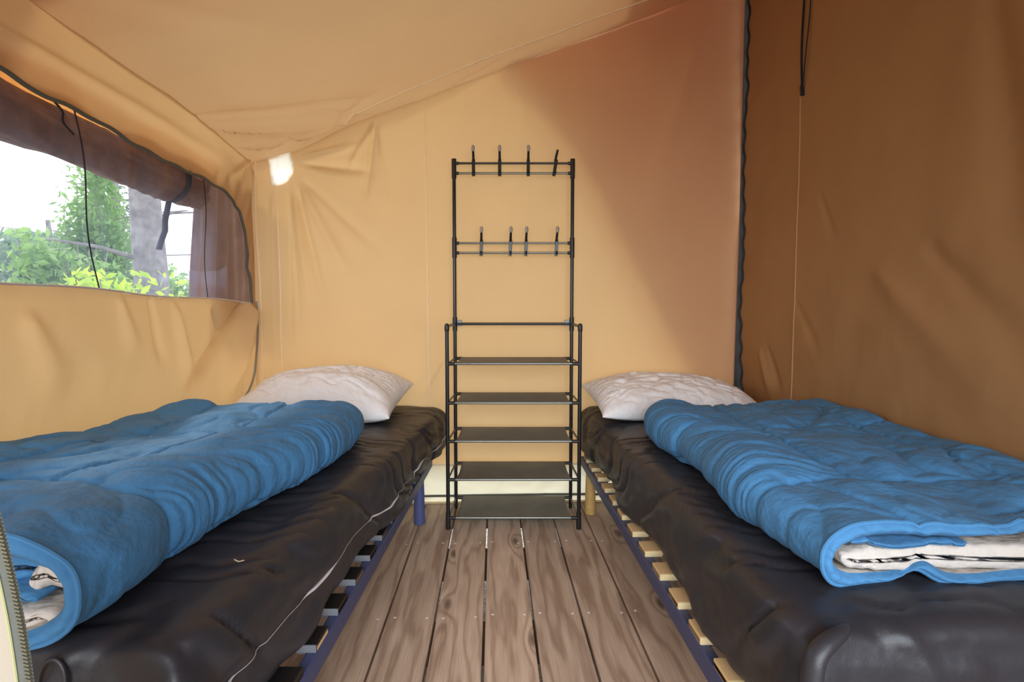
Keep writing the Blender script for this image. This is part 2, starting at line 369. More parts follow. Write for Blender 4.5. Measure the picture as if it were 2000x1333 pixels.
# back wall
HOLE = [(-1.062, 1.672), (-1.02, 1.685), (-.962, 1.712), (-.945, 1.650), (-.948, 1.610), (-.975, 1.570), (-1.01, 1.553), (-1.045, 1.553), (-1.055, 1.61)]
def inside(x, z, poly):
    c = False; n = len(poly)
    for i in range(n):
        x1, z1 = poly[i]; x2, z2 = poly[(i + 1) % n]
        if (z1 > z) != (z2 > z) and x < (x2 - x1) * (z - z1) / (z2 - z1) + x1: c = not c
    return c
bcre = [(-.56, 1.86, -.62, 1.45, .012, .014), (-.57, 1.85, -.70, 1.60, .012, -.010), (-.56, 1.86, -.50, 1.4, .014, -.006),
        (-.97, 1.66, -.55, 1.62, .018, .016), (-.97, 1.67, -.60, 1.75, .016, -.012), (-.96, 1.66, -.80, .9, .018, .012),
        (-.97, 1.66, -.88, .9, .014, -.010), (-.98, 1.62, -.98, .7, .012, .008), (-1.05, 1.55, -1.06, .6, .02, -.008),
        (-.96, 1.64, -.66, 1.05, .025, -.012), (-.95, 1.62, -.5, 1.2, .02, .008), (-.98, 1.6, -.93, .8, .009, .007),
        (.1, 2.1, .3, 1.2, .05, .004), (-.36, 1.0, -.32, .4, .03, .006), (-.25, .72, -.38, .5, .015, .005), (1.0, 2.3, .7, 1.3, .06, -.008)]
def back_y(X, Z):
    return YB + creases(X, Z, bcre) * (.12 + .88 * sm(np.hypot(X + 1.0, Z - 1.62), .09, .17)) + .012 * fbm(X * 1.5, Z * 1.3, seed=9) + .0018 * fbm(X * 8, Z * 6, seed=10) + .012 * np.cos(Z * 2.1) - .01
u = np.linspace(0, 1, 330)[:, None]; v = np.linspace(0, 1, 240)[None, :]
X = XL - .01 + (1.60 - XL) * u + 0 * v; Z = .19 + (ceil_full((XL - .01 + (1.60 - XL) * u).ravel(), np.full(330, YB))[:, None] + .004 - .19) * v
Yw = back_y(X, Z) - .03 * sm(np.abs(X + 1.2), .12, 0) * 0
cx_h = sum(p[0] for p in HOLE) / len(HOLE); cz_h = sum(p[1] for p in HOLE) / len(HOLE)
wall_back = grid_obj('wall_back', X, Yw, Z, M_canvas, keep=lambda c: not inside(cx_h + (c[0] - cx_h) * 1.1, cz_h + (c[2] - cz_h) * 1.1, HOLE))
tag(wall_back, 'tan canvas back wall of the tent', kind='structure')
# seams on the back wall
def wall_seam(xz, r=.0022, m=M_seam, par=wall_back, name='seam'):
    P = curve_pts([(a, b) for a, b in xz], 60)
    y = back_y(P[:, 0], P[:, 1]) - r * .4
    return MB().tube(np.stack([P[:, 0], y, P[:, 1]], -1), r, 6).obj(name, m, par, True)
wall_seam([(-.326, 1.93), (-.322, 1.5), (-.318, .9), (-.316, .5), (-.32, .2)], .0020)
wall_seam([(-1.03, 1.54), (-1.027, 1.2), (-1.025, .8), (-1.03, .5)], .0026)
wall_seam([(-1.126, 1.66), (-1.133, 1.4), (-1.122, 1.0), (-1.118, .5)], .0034)
# pale half-moon vent patch
n = len(HOLE); cx = sum(p[0] for p in HOLE) / n; cz = sum(p[1] for p in HOLE) / n
sc_ = curve_pts(HOLE + [HOLE[0]], 60)[:-1]; V = []; nr = 8
for k in range(nr + 1):
    s_ = 1.0 * k / nr
    for q in sc_:
        x_, z_ = cx + (q[0] - cx) * s_ * 1.03, cz + (q[1] - cz) * s_ * 1.03
        y_ = back_y(np.array([x_]), np.array([z_]))[0] - .010 + .003 * math.sin(x_ * 150 + z_ * 20)*(1 - s_)
        V.append((x_, y_, z_))
F = [(k * 60 + j, k * 60 + (j + 1) % 60, (k + 1) * 60 + (j + 1) % 60, (k + 1) * 60 + j) for k in range(nr) for j in range(60)]
patch = mesh_obj('vent_patch', V, F, M_patch, wall_back); tag(patch, 'glowing pale half-moon vent cloth')
# cream skirt with its dark welt at the foot of the back wall
xs = np.linspace(XL, 1.6, 200)[:, None]; zs = np.linspace(0.0, .200, 26)[None, :]
X = xs + 0 * zs; Z = zs + 0 * xs
Yk = YB - .022 + .006 * fbm(X * 7, Z * 12, seed=21) + .004 * np.sin(X * 40 + 6 * fbm(X * 3, Z * 2)) * sm(Z, .05, .12)
grid_obj('skirt', X, Yk, Z, M_skirt, wall_back)
xs = np.linspace(XL, 1.6, 120)
for (zc, h_, m_) in ((.038, .0125, M_greytape), (.192, .004, M_seam), (.004, .005, M_skirt)):
    zz = zc + .002 * noise(xs * 5, 0 * xs, seed=4)
    MB().tube(np.stack([xs, np.full(120, YB - .027) , zz], -1), h_, 8, flat=.4 if h_ > .006 else 1).obj('welt', m_, wall_back, True)
# left wall with the window opening
WY0, WY1, WZ0, WZ1 = 0.55, 2.60, 1.0, 1.515
def win_bottom(y): return 1.026 - .030 * (np.asarray(y) - 1.25) / 1.3 + .004 * np.sin(np.asarray(y) * 9)
def win_top(y):
    y = np.asarray(y, float)
    z = np.interp(y, [.5, 1.33, 1.39, 1.46, 1.62, 1.77, 1.9, 2.04, 2.22, 2.38, 2.44, 2.50, 2.55, 2.575, 2.59, 2.60],
                  [1.53, 1.524, 1.511, 1.509, 1.508, 1.492, 1.484, 1.480, 1.481, 1.466, 1.446, 1.408, 1.330, 1.22, 1.10, 1.0])
    return z + .003 * np.sin(y * 38)
def in_win(y, z, g=0.0):
    return (WY0 + g < y < WY1 - g) and (win_bottom(y) + g < z < win_top(y) - g)
lcre = [(2.56, .99, 2.33, .55, .045, .045), (2.50, .98, 2.05, .60, .035, -.036), (2.25, .97, 2.35, .80, .02, -.015), (2.0, .98, 2.12, .62, .03, .014),
        (1.86, 1.0, 1.95, .75, .02, -.012), (1.7, 1.0, 1.8, .8, .03, .008), (2.6, .95, 2.5, .5, .02, -.012),
        (2.62, 1.67, 2.40, 1.52, .014, .012), (2.62, 1.66, 2.45, 1.38, .016, -.012), (2.64, 1.64, 2.55, 1.35, .014, .010),
        (2.62, 1.30, 2.55, 1.05, .012, -.008), (1.1, 1.62, 2.45, 1.60, .02, .008), (1.35, .95, 1.5, .7, .05, .012)]
def left_x(Y, Z):
    b = XL + creases(Y, Z, lcre) + .010 * fbm(Y * 1.6, Z * 1.6, seed=31) + .0016 * fbm(Y * 9, Z * 9, seed=32)
    return b - .10 * (1 - sm(Z, .2, .95)) * (1 - sm(Y, 1.9, 2.5))
u = np.linspace(0, 1, 420)[:, None]; v = np.linspace(0, 1, 210)[None, :]
Y = YF + (YB - YF) * u + 0 * v; Z = 0 + (ceil_full(np.full(420, XL), (YF + (YB - YF) * u).ravel())[:, None] + .006) * v
wall_left = grid_obj('wall_left', left_x(Y, Z), Y, Z, M_canvas, keep=lambda c: not in_win(c[1], c[2]))
tag(wall_left, 'tan canvas left wall with a wide mesh window', kind='structure')
# dark elastic binding round the opening
ys = np.linspace(WY0, WY1 - .0005, 120)
tp = np.concatenate([2.02 + (WY1 - .0002 - 2.02) * np.sin(np.linspace(0, math.pi / 2, 60))])
ys2 = np.concatenate([np.linspace(WY0, 2.02, 90)[:-1], 2.02 + (2.5995 - 2.02) * np.sin(np.linspace(0, math.pi / 2, 60))])
top = [(left_x(np.array([y]), np.array([win_top(y)]))[0] + .002, y, float(win_top(y))) for y in ys2]
side = [(left_x(np.array([WY1]), np.array([z]))[0] + .002, WY1, z) for z in np.linspace(float(win_top(WY1)), float(win_bottom(WY1)), 6)][1:]
window = tag(empty('window_1', (0, 0, 0)), 'wide insect mesh window in the left canvas wall', kind='structure')
rim = top + side
MB().tube(rim, .0065, 8, flat=.9).obj('elastic_edge', M_greytape, window, True)
bot = [(left_x(np.array([y]), np.array([win_bottom(y)]))[0] + .001, y, float(win_bottom(y))) for y in ys]
MB().tube(bot, .003, 6).obj('hem', M_zipline, window, True)
# insect mesh
yy = np.linspace(WY0 - .01, WY1 + .012, 220); V = []; nv = 50
for y in yy:
    yc = min(max(y, WY0), WY1 - .001)
    zb, zt = float(win_bottom(yc)) - .012, max(float(win_top(yc)), float(win_bottom(yc)) + .25 * (1 if y > WY1 - .02 else 0)) + .012
    for k in range(nv):
        z = zb + (zt - zb) * k / (nv - 1); V.append((0, y, z))
V = np.array(V)
V[:, 0] = XL - .012 + .006 * np.sin(V[:, 1] * 30 + 1.5 * np.sin(V[:, 1] * 7)) * sm(V[:, 2], .95, 1.5) + .003 * fbm(V[:, 1] * 12, V[:, 2] * 2, seed=44)
mesh_obj('insect_screen', V, grid_faces(len(yy), nv), M_mesh, window)
# thin cords that run down the mesh
for (y0, dz, r_) in ((1.56, 0.0, .0022), (1.49, .42, .0030), (2.22, .0, .0018)):
    a = [(XL - .006, y0 + .012 * math.sin(k * .35) + (.06 * k / 19 if y0 < 2 else 0), float(win_top(y0)) + (float(win_bottom(y0)) + dz - float(win_top(y0))) * k / 19) for k in range(20)]
    MB().tube(a, r_, 6).obj('cord', M_black, window, True)

# right partition
XP = 1.225
rcre = [(2.15, 1.0, 1.95, .78, .02, .004), (1.7, 1.1, 1.2, .7, .06, -.006), (1.5, 1.15, 1.1, .8, .05, .006), (2.42, .78, 2.30, .56, .025, -.009), (2.36, .8, 2.22, .58, .02, .007),
        (2.0, 1.4, 1.9, 1.2, .015, .004), (1.35, 1.8, 1.2, 1.0, .06, .01)]
def right_x(Y, Z): return XP + creases(Y, Z, rcre) + .010 * fbm(Y * 1.5, Z * 1.2, seed=51) + .0015 * fbm(Y * 8, Z * 8, seed=52) + .02 * (1 - sm(Z, .3, 1.0)) * sm(Y, 2.2, 2.6)
YE = 2.60
u = np.linspace(0, 1, 260)[:, None]; v = np.linspace(0, 1, 200)[None, :]
Z = 0 * u + 0.0 + (2.60) * v; Yr = YF + (YE - YF) * u + 0 * v
Yr = Yr + (.008 * np.sin(Z * 55) + .006 * fbm(Z * 6, 0 * Z, seed=55)) * sm(u, .9, 1.0) * 1.0
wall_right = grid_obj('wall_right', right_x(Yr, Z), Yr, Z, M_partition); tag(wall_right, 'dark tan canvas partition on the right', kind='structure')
zz = np.linspace(.3, 2.58, 220)
ye = YE + .008 * np.sin(zz * 55) + .006 * fbm(zz * 6, 0 * zz, seed=55)
MB().tube(np.stack([right_x(ye, zz) - .004, ye + .004, zz], -1), .0055, 8).obj('elastic_edge', M_tape_gapshade, wall_right, True)
# dark strip standing in for the shade in the gap behind the partition's edge
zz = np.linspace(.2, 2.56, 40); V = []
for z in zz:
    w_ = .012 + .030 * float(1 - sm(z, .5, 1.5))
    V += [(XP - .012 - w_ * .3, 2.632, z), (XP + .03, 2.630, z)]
mesh_obj('gap_shade', V, grid_faces(40, 2), M_tape_gapshade, wall_right)
zs_ = np.linspace(.45, 2.55, 100); ys_ = 2.148 + .004 * noise(zs_ * 4, 0 * zs_)
MB().tube(np.stack([right_x(ys_, zs_) - .0008, ys_, zs_], -1), .0028, 6).obj('seam', mat('partition_seam', (.46, .26, .12), .9), wall_right, True)
# front wall behind the photographer, with the door opening
for (xa, xb, za, zb) in ((XL, -.55, 0, 1.72), (1.25, 1.75, 0, 2.3), (-.55, 1.25, 1.82, 2.6)):
    nx = 24; xs = np.linspace(xa, xb, nx)[:, None]; zt = np.minimum(zb, ceil_z(xs, YF + 0 * xs)) if zb < 2.5 else ceil_z(xs, YF + 0 * xs)
    zs = za + (zt - za) * np.linspace(0, 1, 20)[None, :]
    o = grid_obj('wall_front', xs + 0 * zs, YF + .01 * fbm(xs * 4 + 0 * zs, zs * 4), zs, M_canvas); tag(o, 'canvas wall round the door opening behind the viewer', kind='structure')

# unseen, added fly sheet shades and reddens the roof and the wall's upper right
blocker = tag(empty('blocker_sheet', (0, 0, 0)), 'unseen, added rust coloured fly sheet over the tent roof', 'fly sheet')
M_blocker = mat('blocker_cloth', (.40, .07, .02), .9, translucent=(.17, (.9, .09, .01)), mottle=(3, .06))
xs = np.linspace(.45, 2.4, 40)[:, None]; ys = np.linspace(-1.0, 3.25, 40)[None, :]
xq = np.linspace(-1.9, .76, 30)[:, None]; yq = np.linspace(-1.0, 1.55, 30)[None, :]
grid_obj('blocker_front', xq + 0 * yq, yq + 0 * xq, 1.98 + .38 * (xq + 1.15) + .03 * np.sin(yq * 2) + 0 * xq, M_blocker, blocker)
grid_obj('blocker_right', xs + 0 * ys, ys + 0 * xs, 1.98 + .38 * (xs + 1.15) + .03 * np.sin(ys * 2) + 0 * xs, M_blocker, blocker)
xs = np.linspace(-.1, 2.4, 40)[:, None]; vs = np.linspace(0, 1, 30)[None, :]
zt_ = 1.98 + .38 * (xs + 1.15); zb_ = 2.2 - 1.7 * sm(xs, -.1, 1.2)
grid_obj('blocker_back', xs + 0 * vs, 2.76 + .02 * np.sin(xs * 9) + 0 * vs, zb_ + (zt_ - zb_) * vs, M_blocker, blocker)
# ------------------------------------------------------------------ beds
def slat_base(name, label, side, xin, ang, pivot, legmat, slatmat, capmat, railmat):
    """side=+1: bed lies to the right of its aisle edge; xin = x of aisle edge of the rail at Y=pivot"""
    root = empty(name, (xin, pivot, 0), ang); tag(root, label, 'bed base')
    L0, L1 = .80 - pivot, 2.585 - pivot; Wd = .70; s = side
    for xx in (s * .018, s * (Wd - .018)):
        r = MB().box((xx, (L0 + L1) / 2, .222), (.030, L1 - L0, .046), bev=.006).obj('side_rail', railmat, root)
    for yy in (L0 + .015, L1 - .015):
        MB().box((s * Wd / 2, yy, .222), (Wd - .07, .028, .040), bev=.005).obj('end_rail', railmat, root)
    for xx in (s * .03, s * (Wd - .03)):
        for yy in (L0 + .2, L1 - .21 if s < 0 else L1 - .12):
            r = .0255
            MB().lathe([(r * .8, 0), (r * .95, .003), (r, .01), (r * .93, .12), (r * .86, .199)], (xx, yy, 0), 28).obj('leg', legmat, root, True)
    k = 0; first = None; y = L0 + .055
    while y < L1 - .05:
        arch = MB(); n = 16; P = []
        x0, x1 = s * .008, s * (Wd - .008)
        V = []
        for i in range(n + 1):
            t = i / n; xx = x0 + (x1 - x0) * t; zc = .252 + .010 * math.sin(math.pi * t)
            V += [(xx, -.0325, zc - .0045), (xx, .0325, zc - .0045), (xx, .0325, zc + .0045), (xx, -.0325, zc + .0045)]
        F = []
        for i in range(n):
            for j in range(4): F.append((i * 4 + j, i * 4 + (j + 1) % 4, i * 4 + 4 + (j + 1) % 4, i * 4 + 4 + j))
        F += [(0, 1, 2, 3), (n * 4 + 3, n * 4 + 2, n * 4 + 1, n * 4)]
        if first is None:
            sl = mesh_obj('slat', V, F, M_birch, root, False)
            hd = MB().box((0, 0, 0), (.052, .069, .018), bev=.002).obj('slat_holder', slatmat, sl)
            fr = MB().box((0, 0, 0), (.050, .003, .0165), bev=.0008).obj('holder_end', capmat, sl)
            sk = MB().box((0, 0, 0), (.030, .050, .014), bev=.004).obj('holder_foot', M_clearcap, sl)
            first = (sl, hd, fr, sk)
        else:
            sl = bpy.data.objects.new('slat', first[0].data); COL.objects.link(sl); sl.parent = root
            hd = bpy.data.objects.new('slat_holder', first[1].data); fr = bpy.data.objects.new('holder_end', first[2].data); sk = bpy.data.objects.new('holder_foot', first[3].data)
            for q in (hd, fr, sk): COL.objects.link(q); q.parent = sl
        sl.location = (0, y, 0)
        hd.location = (s * .034, 0, .2535); fr.location = (s * .034, -.0345, .2535); sk.location = (s * .04, 0, .240)
        y += .1365; k += 1
    return root
lb = slat_base('slat_base', 'slatted bed base with dark blue rail and blue leg beneath the left mattress', -1, -.306, -.045, 2.339, M_bluemetal, M_blackslat, M_clearcap, M_bluerail)
rb = slat_base('slat_base', 'slatted bed base with pale birch slat ends and a wooden leg beneath the right mattress', 1, .423, .006, 2.443, M_legwood, M_birch, M_birchcap, M_bluerail)

def rounded_box(hx, hy, hz, r, n):
    """dense rounded box: returns verts, faces, normals"""
    bm = bmesh.new(); V = []; F = []
    def face(ax, sg):
        o = len(V); a, b = [i for i in range(3) if i != ax]; h = (hx, hy, hz); na, nb = n[a], n[b]
        for i in range(na + 1):
            for j in range(nb + 1):
                # concentrate samples near the rim
                p = [0, 0, 0]; p[ax] = sg * h[ax]; p[a] = -h[a] + 2 * h[a] * i / na; p[b] = -h[b] + 2 * h[b] * j / nb; V.append(p)
        flip = (sg > 0) == (ax != 1)
        for i in range(na):
            for j in range(nb):
                q = (o + i * (nb + 1) + j, o + (i + 1) * (nb + 1) + j, o + (i + 1) * (nb + 1) + j + 1, o + i * (nb + 1) + j + 1)
                F.append(q if flip else q[::-1])
    for ax in range(3):
        for sg in (-1, 1): face(ax, sg)
    V = np.array(V, float); h = np.array([hx, hy, hz])
    key = {}; idx = np.zeros(len(V), int); U = []
    for i, p in enumerate(np.round(V, 6)):
        k = tuple(p)
        if k not in key: key[k] = len(U); U.append(V[i])
        idx[i] = key[k]
    U = np.array(U); F = [tuple(idx[i] for i in f) for f in F]
    q = np.clip(U, -(h - r), h - r); d = U - q; L = np.linalg.norm(d, axis=1)[:, None] + 1e-9
    N = d / L; return q + N * r, F, N
def mattress(name, label, side, xin, width):
    V, F, N = rounded_box(.5, 1.0, .5, .0001, (70, 260, 26))
    # unit coordinates -> real block
    u = V[:, 0] + .5; v = (V[:, 1] + 1) / 2; w = V[:, 2] + .5
    y0, y1, z0, z1 = .735, 2.625, .268, .482
    hx, hy, hz = width(0) / 2, (y1 - y0) / 2, (z1 - z0) / 2
    P = np.stack([(u - .5) * 2 * hx, (v - .5) * 2 * hy, (w - .5) * 2 * hz], -1); h = np.array([hx, hy, hz]); r = .042
    q = np.clip(P, -(h - r), h - r); d = P - q; L = np.linalg.norm(d, axis=1)[:, None]
    N = d / (L + 1e-9); P = q + N * np.minimum(L, r) * 1.0
    # face normals inside faces
    a = P[:, 0]; y = P[:, 1] + (y0 + y1) / 2; z = P[:, 2] + (z0 + z1) / 2
    top = sm(N[:, 2], .3, .9); aisle = sm(-N[:, 0] * side, .3, .9); near = sm(-N[:, 1], .3, .9)
    t = (y - y0) / (y1 - y0)
    s_ = (a / hx * side + 1) / 2           # 0 at aisle edge, 1 at the wall
    wd = width(t); xe = xin(t)
    # puff and wrinkles
    puff = .012 * top * np.sin(math.pi * np.clip(s_, 0, 1)) + .010 * aisle * np.sin(math.pi * np.clip((z - z0) / (z1 - z0), 0, 1))
    wr = .012 * puffy(fbm(y * 8 + 9.0 * z + .8 * noise(y * 5, z * 8), z * 5 + y, seed=61, o=2)) * aisle \
        + .008 * puffy(fbm(y * 12 + 2.5 * s_ + .6 * noise(y * 5, s_ * 9), s_ * 3.2, seed=63, o=2)) * top * (1 - sm(s_, .25, .75)) \
        + .010 * fbm(y * 4, z * 7, seed=65) * (aisle + near) + .003 * fbm(s_ * 4, y * 4, seed=66) * top \
        + .010 * ridge(fbm(s_ * 5 + z * 3, z * 9, seed=67, o=2)) * near
    dd = puff + wr
    # slack lower edge of the cover
    slack = aisle * (1 - sm(z, z0, z0 + .07)) * (.012 * np.sin(y * 9 + 1) - .006)
    P = P + N * dd[:, None]
    X = xe + side * (s_ * wd) + (P[:, 0] - a) * 1.0 + side * slack
    far_lift = sm(y, 1.9, 2.6) * .022 if side < 0 else 0
    Zz = P[:, 2] + (z0 + z1) / 2 + (1 - (z - z0) / (z1 - z0)).clip(0, 1) * far_lift
    o = mesh_obj(name, np.stack([X, P[:, 1] + (y0 + y1) / 2, Zz], -1), F, M_vinyl); tag(o, label, 'mattress')
    return o
lx = lambda t: np.interp(t, [0, .1, .45, .75, 1], [-.440, -.430, -.357, -.290, -.246])
lw = lambda t: np.interp(t, [0, 1], [.71, .875])
rx = lambda t: np.interp(t, [0, .2, 1], [.452, .470, .440])
rw = lambda t: np.interp(t, [0, 1], [.735, .750])
ml = mattress('mattress', 'black vinyl covered mattress on the left, pale zip line along its side', -1, lx, lw)
mr = mattress('mattress', 'black vinyl covered mattress on the right, crumpled corner at the front', 1, rx, rw)
# white zip welt on the left mattress
zp = [(-.233, 2.60, .375), (-.243, 2.42, .350), (-.262, 2.25, .335), (-.272, 2.1, .372), (-.290, 1.95, .352), (-.305, 1.82, .365), (-.322, 1.66, .345), (-.335, 1.5, .362), (-.352, 1.33, .372), (-.372, 1.17, .362), (-.392, 1.0, .372), (-.402, .86, .368), (-.408, .78, .37)]
dg = bpy.context.evaluated_depsgraph_get()
def on_surface(obj, pts, direction, lift=.0015, back=.12):
    """moves points onto the mesh along the given direction"""
    from mathutils.bvhtree import BVHTree
    me = obj.data; bvh = BVHTree.FromPolygons([v.co for v in me.vertices], [p.vertices for p in me.polygons])
    out = []; dv = Vector(direction).normalized()
    for p in pts:
        h = bvh.ray_cast(Vector(p) - dv * back, dv)
        out.append(tuple(h[0] - dv * lift) if h[0] is not None else tuple(p))
    return np.array(out)
zpts = on_surface(ml, curve_pts(zp, 160), (-1, 0, 0), .002)
k_ = np.arange(len(zpts)); rad = .0005 + .0030 * np.clip(np.sin(k_ * .17) + .4 * np.sin(k_ * .43), 0, 1)
MB().tube(zpts, rad, 6).obj('zip_welt', M_zipline, ml, True)
# small pull loop near the left mattress's front corner
lp = [(-.60 + .016 * math.cos(a), .748, .452 + .03 * math.sin(a)) for a in np.linspace(0, math.pi, 12)]
lp = [(-.600 + .018 * math.cos(a), .722 + .004 * math.sin(a), .455 + .03 * math.sin(a)) for a in np.linspace(-.3, math.pi + .3, 14)]
MB().tube(lp, .003, 8).obj('pull_loop', M_vinyl, ml, True)
# crumpled corner fold on the right mattress
fold_c = curve_pts([(.535, .765, .486), (.500, .735, .494), (.452, .715, .470), (.447, .712, .40), (.455, .716, .33), (.463, .722, .28)], 40)
MB().tube(fold_c, [.004 + .012 * math.sin(math.pi * min(1, i / 40 * 1.1)) for i in range(41)], 14, flat=.8).obj('corner_fold', M_vinyl, mr, True)

# ------------------------------------------------------------------ duvets
def duvet(name, label, side, edge, xwall, y0, y1, z0, top, seams_s, seams_y, th, seed, notch=0.0):
    """folded quilt. side: +1 when it runs from its fold edge towards +x. edge(t): x of the fold edge. top(s,t): thickness."""
    root = empty(name, (0, 0, 0)); tag(root, label, 'duvet')
    nt_, ns = 300, 280
    T = np.linspace(0, 1, nt_)[:, None]; S = np.linspace(0, 1, ns)[None, :]
    def shell(inset, zin, ya, yb, amp, flat_b=0.0, seed=seed):
        """C-shaped section: bottom sheet -> fold -> top sheet -> wall side roll"""
        yy = ya + (yb - ya) * T + 0 * S
        t = (yy - y0) / (y1 - y0)
        E = edge(t) + side * inset; Wd = np.abs(xwall(t) - E)
        # plan rounding of the far corner
        far = np.clip((yy - (y1 - .16)) / .16, 0, 1); endr = 1 - np.sqrt(np.clip(1 - far ** 2.2, 0, 1))
        H = top(t) - 2 * zin
        H = H * (1 - .85 * endr)
        # section: superellipse from bottom at the wall, round the fold edge, over the top to the wall
        ang = (S - .5) * 2                       # -1 bottom wall ... 0 fold edge ... 1 top wall
        ra = .085 / Wd
        k = np.abs(ang); sgn = np.sign(ang)
        arc = .22
        ph = np.clip(k / arc, 0, 1) * math.pi / 2
        a_n = np.where(k < arc, ra * (1 - np.cos(ph)), ra + (1 - ra) * (k - arc) / (1 - arc))
        zz = np.where(k < arc, np.sin(ph) ** .8, 1.0)
        # wall side rolls over too
        wl = np.clip((a_n - (1 - .06)) / .06, 0, 1); zz = zz * np.sqrt(np.clip(1 - wl ** 2 * .8, 0, 1))
        zc = z0 + zin + H / 2
        x = E + side * (a_n * Wd + endr * .06 * (1 - a_n))
        z = zc + sgn * zz * H / 2 + 0 * x
        # displacement: quilting + wrinkles on the upper and side surface
        A = a_n * Wd; up = sm(ang, -.20, -.09)
        wx = .05 * fbm(yy * 5, A * 5, seed=seed + 21, o=2); wy = .05 * fbm(yy * 5, A * 5, seed=seed + 22, o=2)
        fine = puffy(noise((yy + wx) * 24 + A * 6.0, (A + wy) * 3.5, seed=seed + 1)) + .5 * puffy(noise((yy + wx) * 47 + A * 9.0, (A + wy) * 7, seed=seed + 4))
        broad = fbm(yy * 4.2, A * 5.5, seed=seed + 2, o=3)
        rad_ = puffy(noise((yy + wx) * 6 - A * 3, (A + wy) * 10, seed=seed + 3)) + .45 * puffy(noise((yy + wx) * 13 + A * 7, (A + wy * 1.5) * 17, seed=seed + 7))
        fold_zone = np.exp(-((A - .08) / .13) ** 2) * sm(yy, seams_y[0] - .05, seams_y[0] + .05)
        disp = amp * (.0095 * fine * fold_zone + .011 * broad + .010 * rad_ * (1 - fold_zone) - .006)
        seam = 0; gat = 0
        sl = ang * 0
        for a0 in seams_s:
            if a0 < 0:   # on the lower side of the fold
                d_ = np.abs(ang - a0); gat = gat + np.exp(-(d_ / .06) ** 2); seam = seam + np.exp(-(d_ / .010) ** 2) * sm(yy, y0 + .30, y0 + .34) * .9; sl = sl + np.exp(-(d_ / .05) ** 2) * .5 * sm(yy, y0 + .30, y0 + .34)
            else:
                d_ = np.abs(A - a0 + .012 * np.sin(yy * 6)) + (ang < 0) * 9; gat = gat + np.exp(-(d_ / .045) ** 2); seam = seam + np.exp(-(d_ / .007) ** 2) * sm(yy, seams_y[0] - .02, seams_y[0] + .02); sl = sl + np.exp(-(d_ / .05) ** 2) * .8 * sm(yy, seams_y[0] - .02, seams_y[0] + .02)
        for b0 in seams_y:
            d_ = np.abs(yy - b0 - .02 * np.sin(A * 9 + b0 * 5)) + (ang < -.12) * 9; seam = seam + np.exp(-(d_ / .007) ** 2) * .8; sl = sl + np.exp(-(d_ / .05) ** 2) * .7
        disp = disp + amp * .0045 * np.clip(gat, 0, 1) * (puffy(noise(yy * 42 + wx * 30, A * 7, seed=seed + 8)) - .5)
        disp = disp - amp * (.010 * np.clip(seam, 0, 1.2) + .012 * np.clip(sl, 0, 1.2)) + amp * .010
        nx = np.where(k < arc, -side * np.cos(ph), 0); nz = sgn * np.sin(ph)
        disp = disp * up
        x = x + nx * disp; z = z + nz * disp
        z = z + notch * (sgn < 0) * np.exp(-((A - .155) / .028) ** 2) * (1 - sm(t, 0, .10)) * (k > arc)
        y = yy + 0 * x - .0 * x
        # slightly ragged near edge, and far end tucks down
        y = y + .006 * np.sin(a_n * 17 + seed) * (1 - T)
        return x, y, z, zc
    x, y, z, _ = shell(0, 0, y0, y1, 1.0)
    # closing cap on the far end: pull last row towards the middle
    z_mid = z0 + .02
    V = np.stack([x, y, z], -1)
    cover = mesh_obj('cover', V.reshape(-1, 3), grid_faces(nt_, ns), M_blue, root)
    # lining: inner face of the same cloth layer
    ins = shell(th, th * .9, y0 + .004, y1 - .05, .25)
    V2 = np.stack(ins[:3], -1)
    mesh_obj('lining', V2.reshape(-1, 3), grid_faces(nt_, ns), M_lining, root)
    # padded edge between cover and lining at the near end
    R = []; n = ns; m = 9
    a = V[0]; b = V2[0]
    for q in range(m + 1):
        f = q / m; bul = math.sin(math.pi * f)
        R.append(a * (1 - f) + b * f + np.array([0, -.012 * bul, 0]) + np.stack([0 * a[:, 0], -.003 * bul * ridge(noise(np.arange(n) * .35, 0 * np.arange(n), seed=seed + 5)), 0 * a[:, 0]], -1))
    R = np.array(R); mesh_obj('edge_band', R.reshape(-1, 3), grid_faces(m + 1, n), M_blue, root)
    pipe = a * .93 + b * .07 + np.array([0, -.002, 0]); MB().tube(pipe[::2], .0042, 8).obj('piping', M_blue, root, True)
    return root, shell
le = lambda t: np.interp(t, [0, .1, .25, .55, .9, 1], [-.572, -.566, -.552, -.485, -.462, -.47])
lwl = lambda t: np.interp(t, [0, .5, 1], [-1.17, -1.15, -1.115])
ltop = lambda t: .142 - .022 * sm(t, .35, .9) + .015 * np.exp(-((t - .93) / .06) ** 2) + .0 * t
dl, shl = duvet('duvet', 'folded blue duvet on the left bed, white lining showing at its rolled front end', -1, le, lwl, .728, 1.965, .501, ltop,
                [-.10, .235, .47], [.965, 1.47], .019, 71)
re_ = lambda t: np.interp(t, [0, .1, .3, .8, 1], [.555, .545, .545, .548, .60])
rwl = lambda t: np.interp(t, [0, 1], [1.212, 1.215])
rtop = lambda t: .088 + .026 * sm(t, .0, .35) + 0 * t
dr, shr = duvet('duvet', 'folded blue duvet on the right bed, pale lining layers showing at its flat front end', 1, re_, rwl, .862, 2.06, .500, rtop,
                [-.10, .225, .54], [1.08, 1.55], .015, 93, notch=.022)
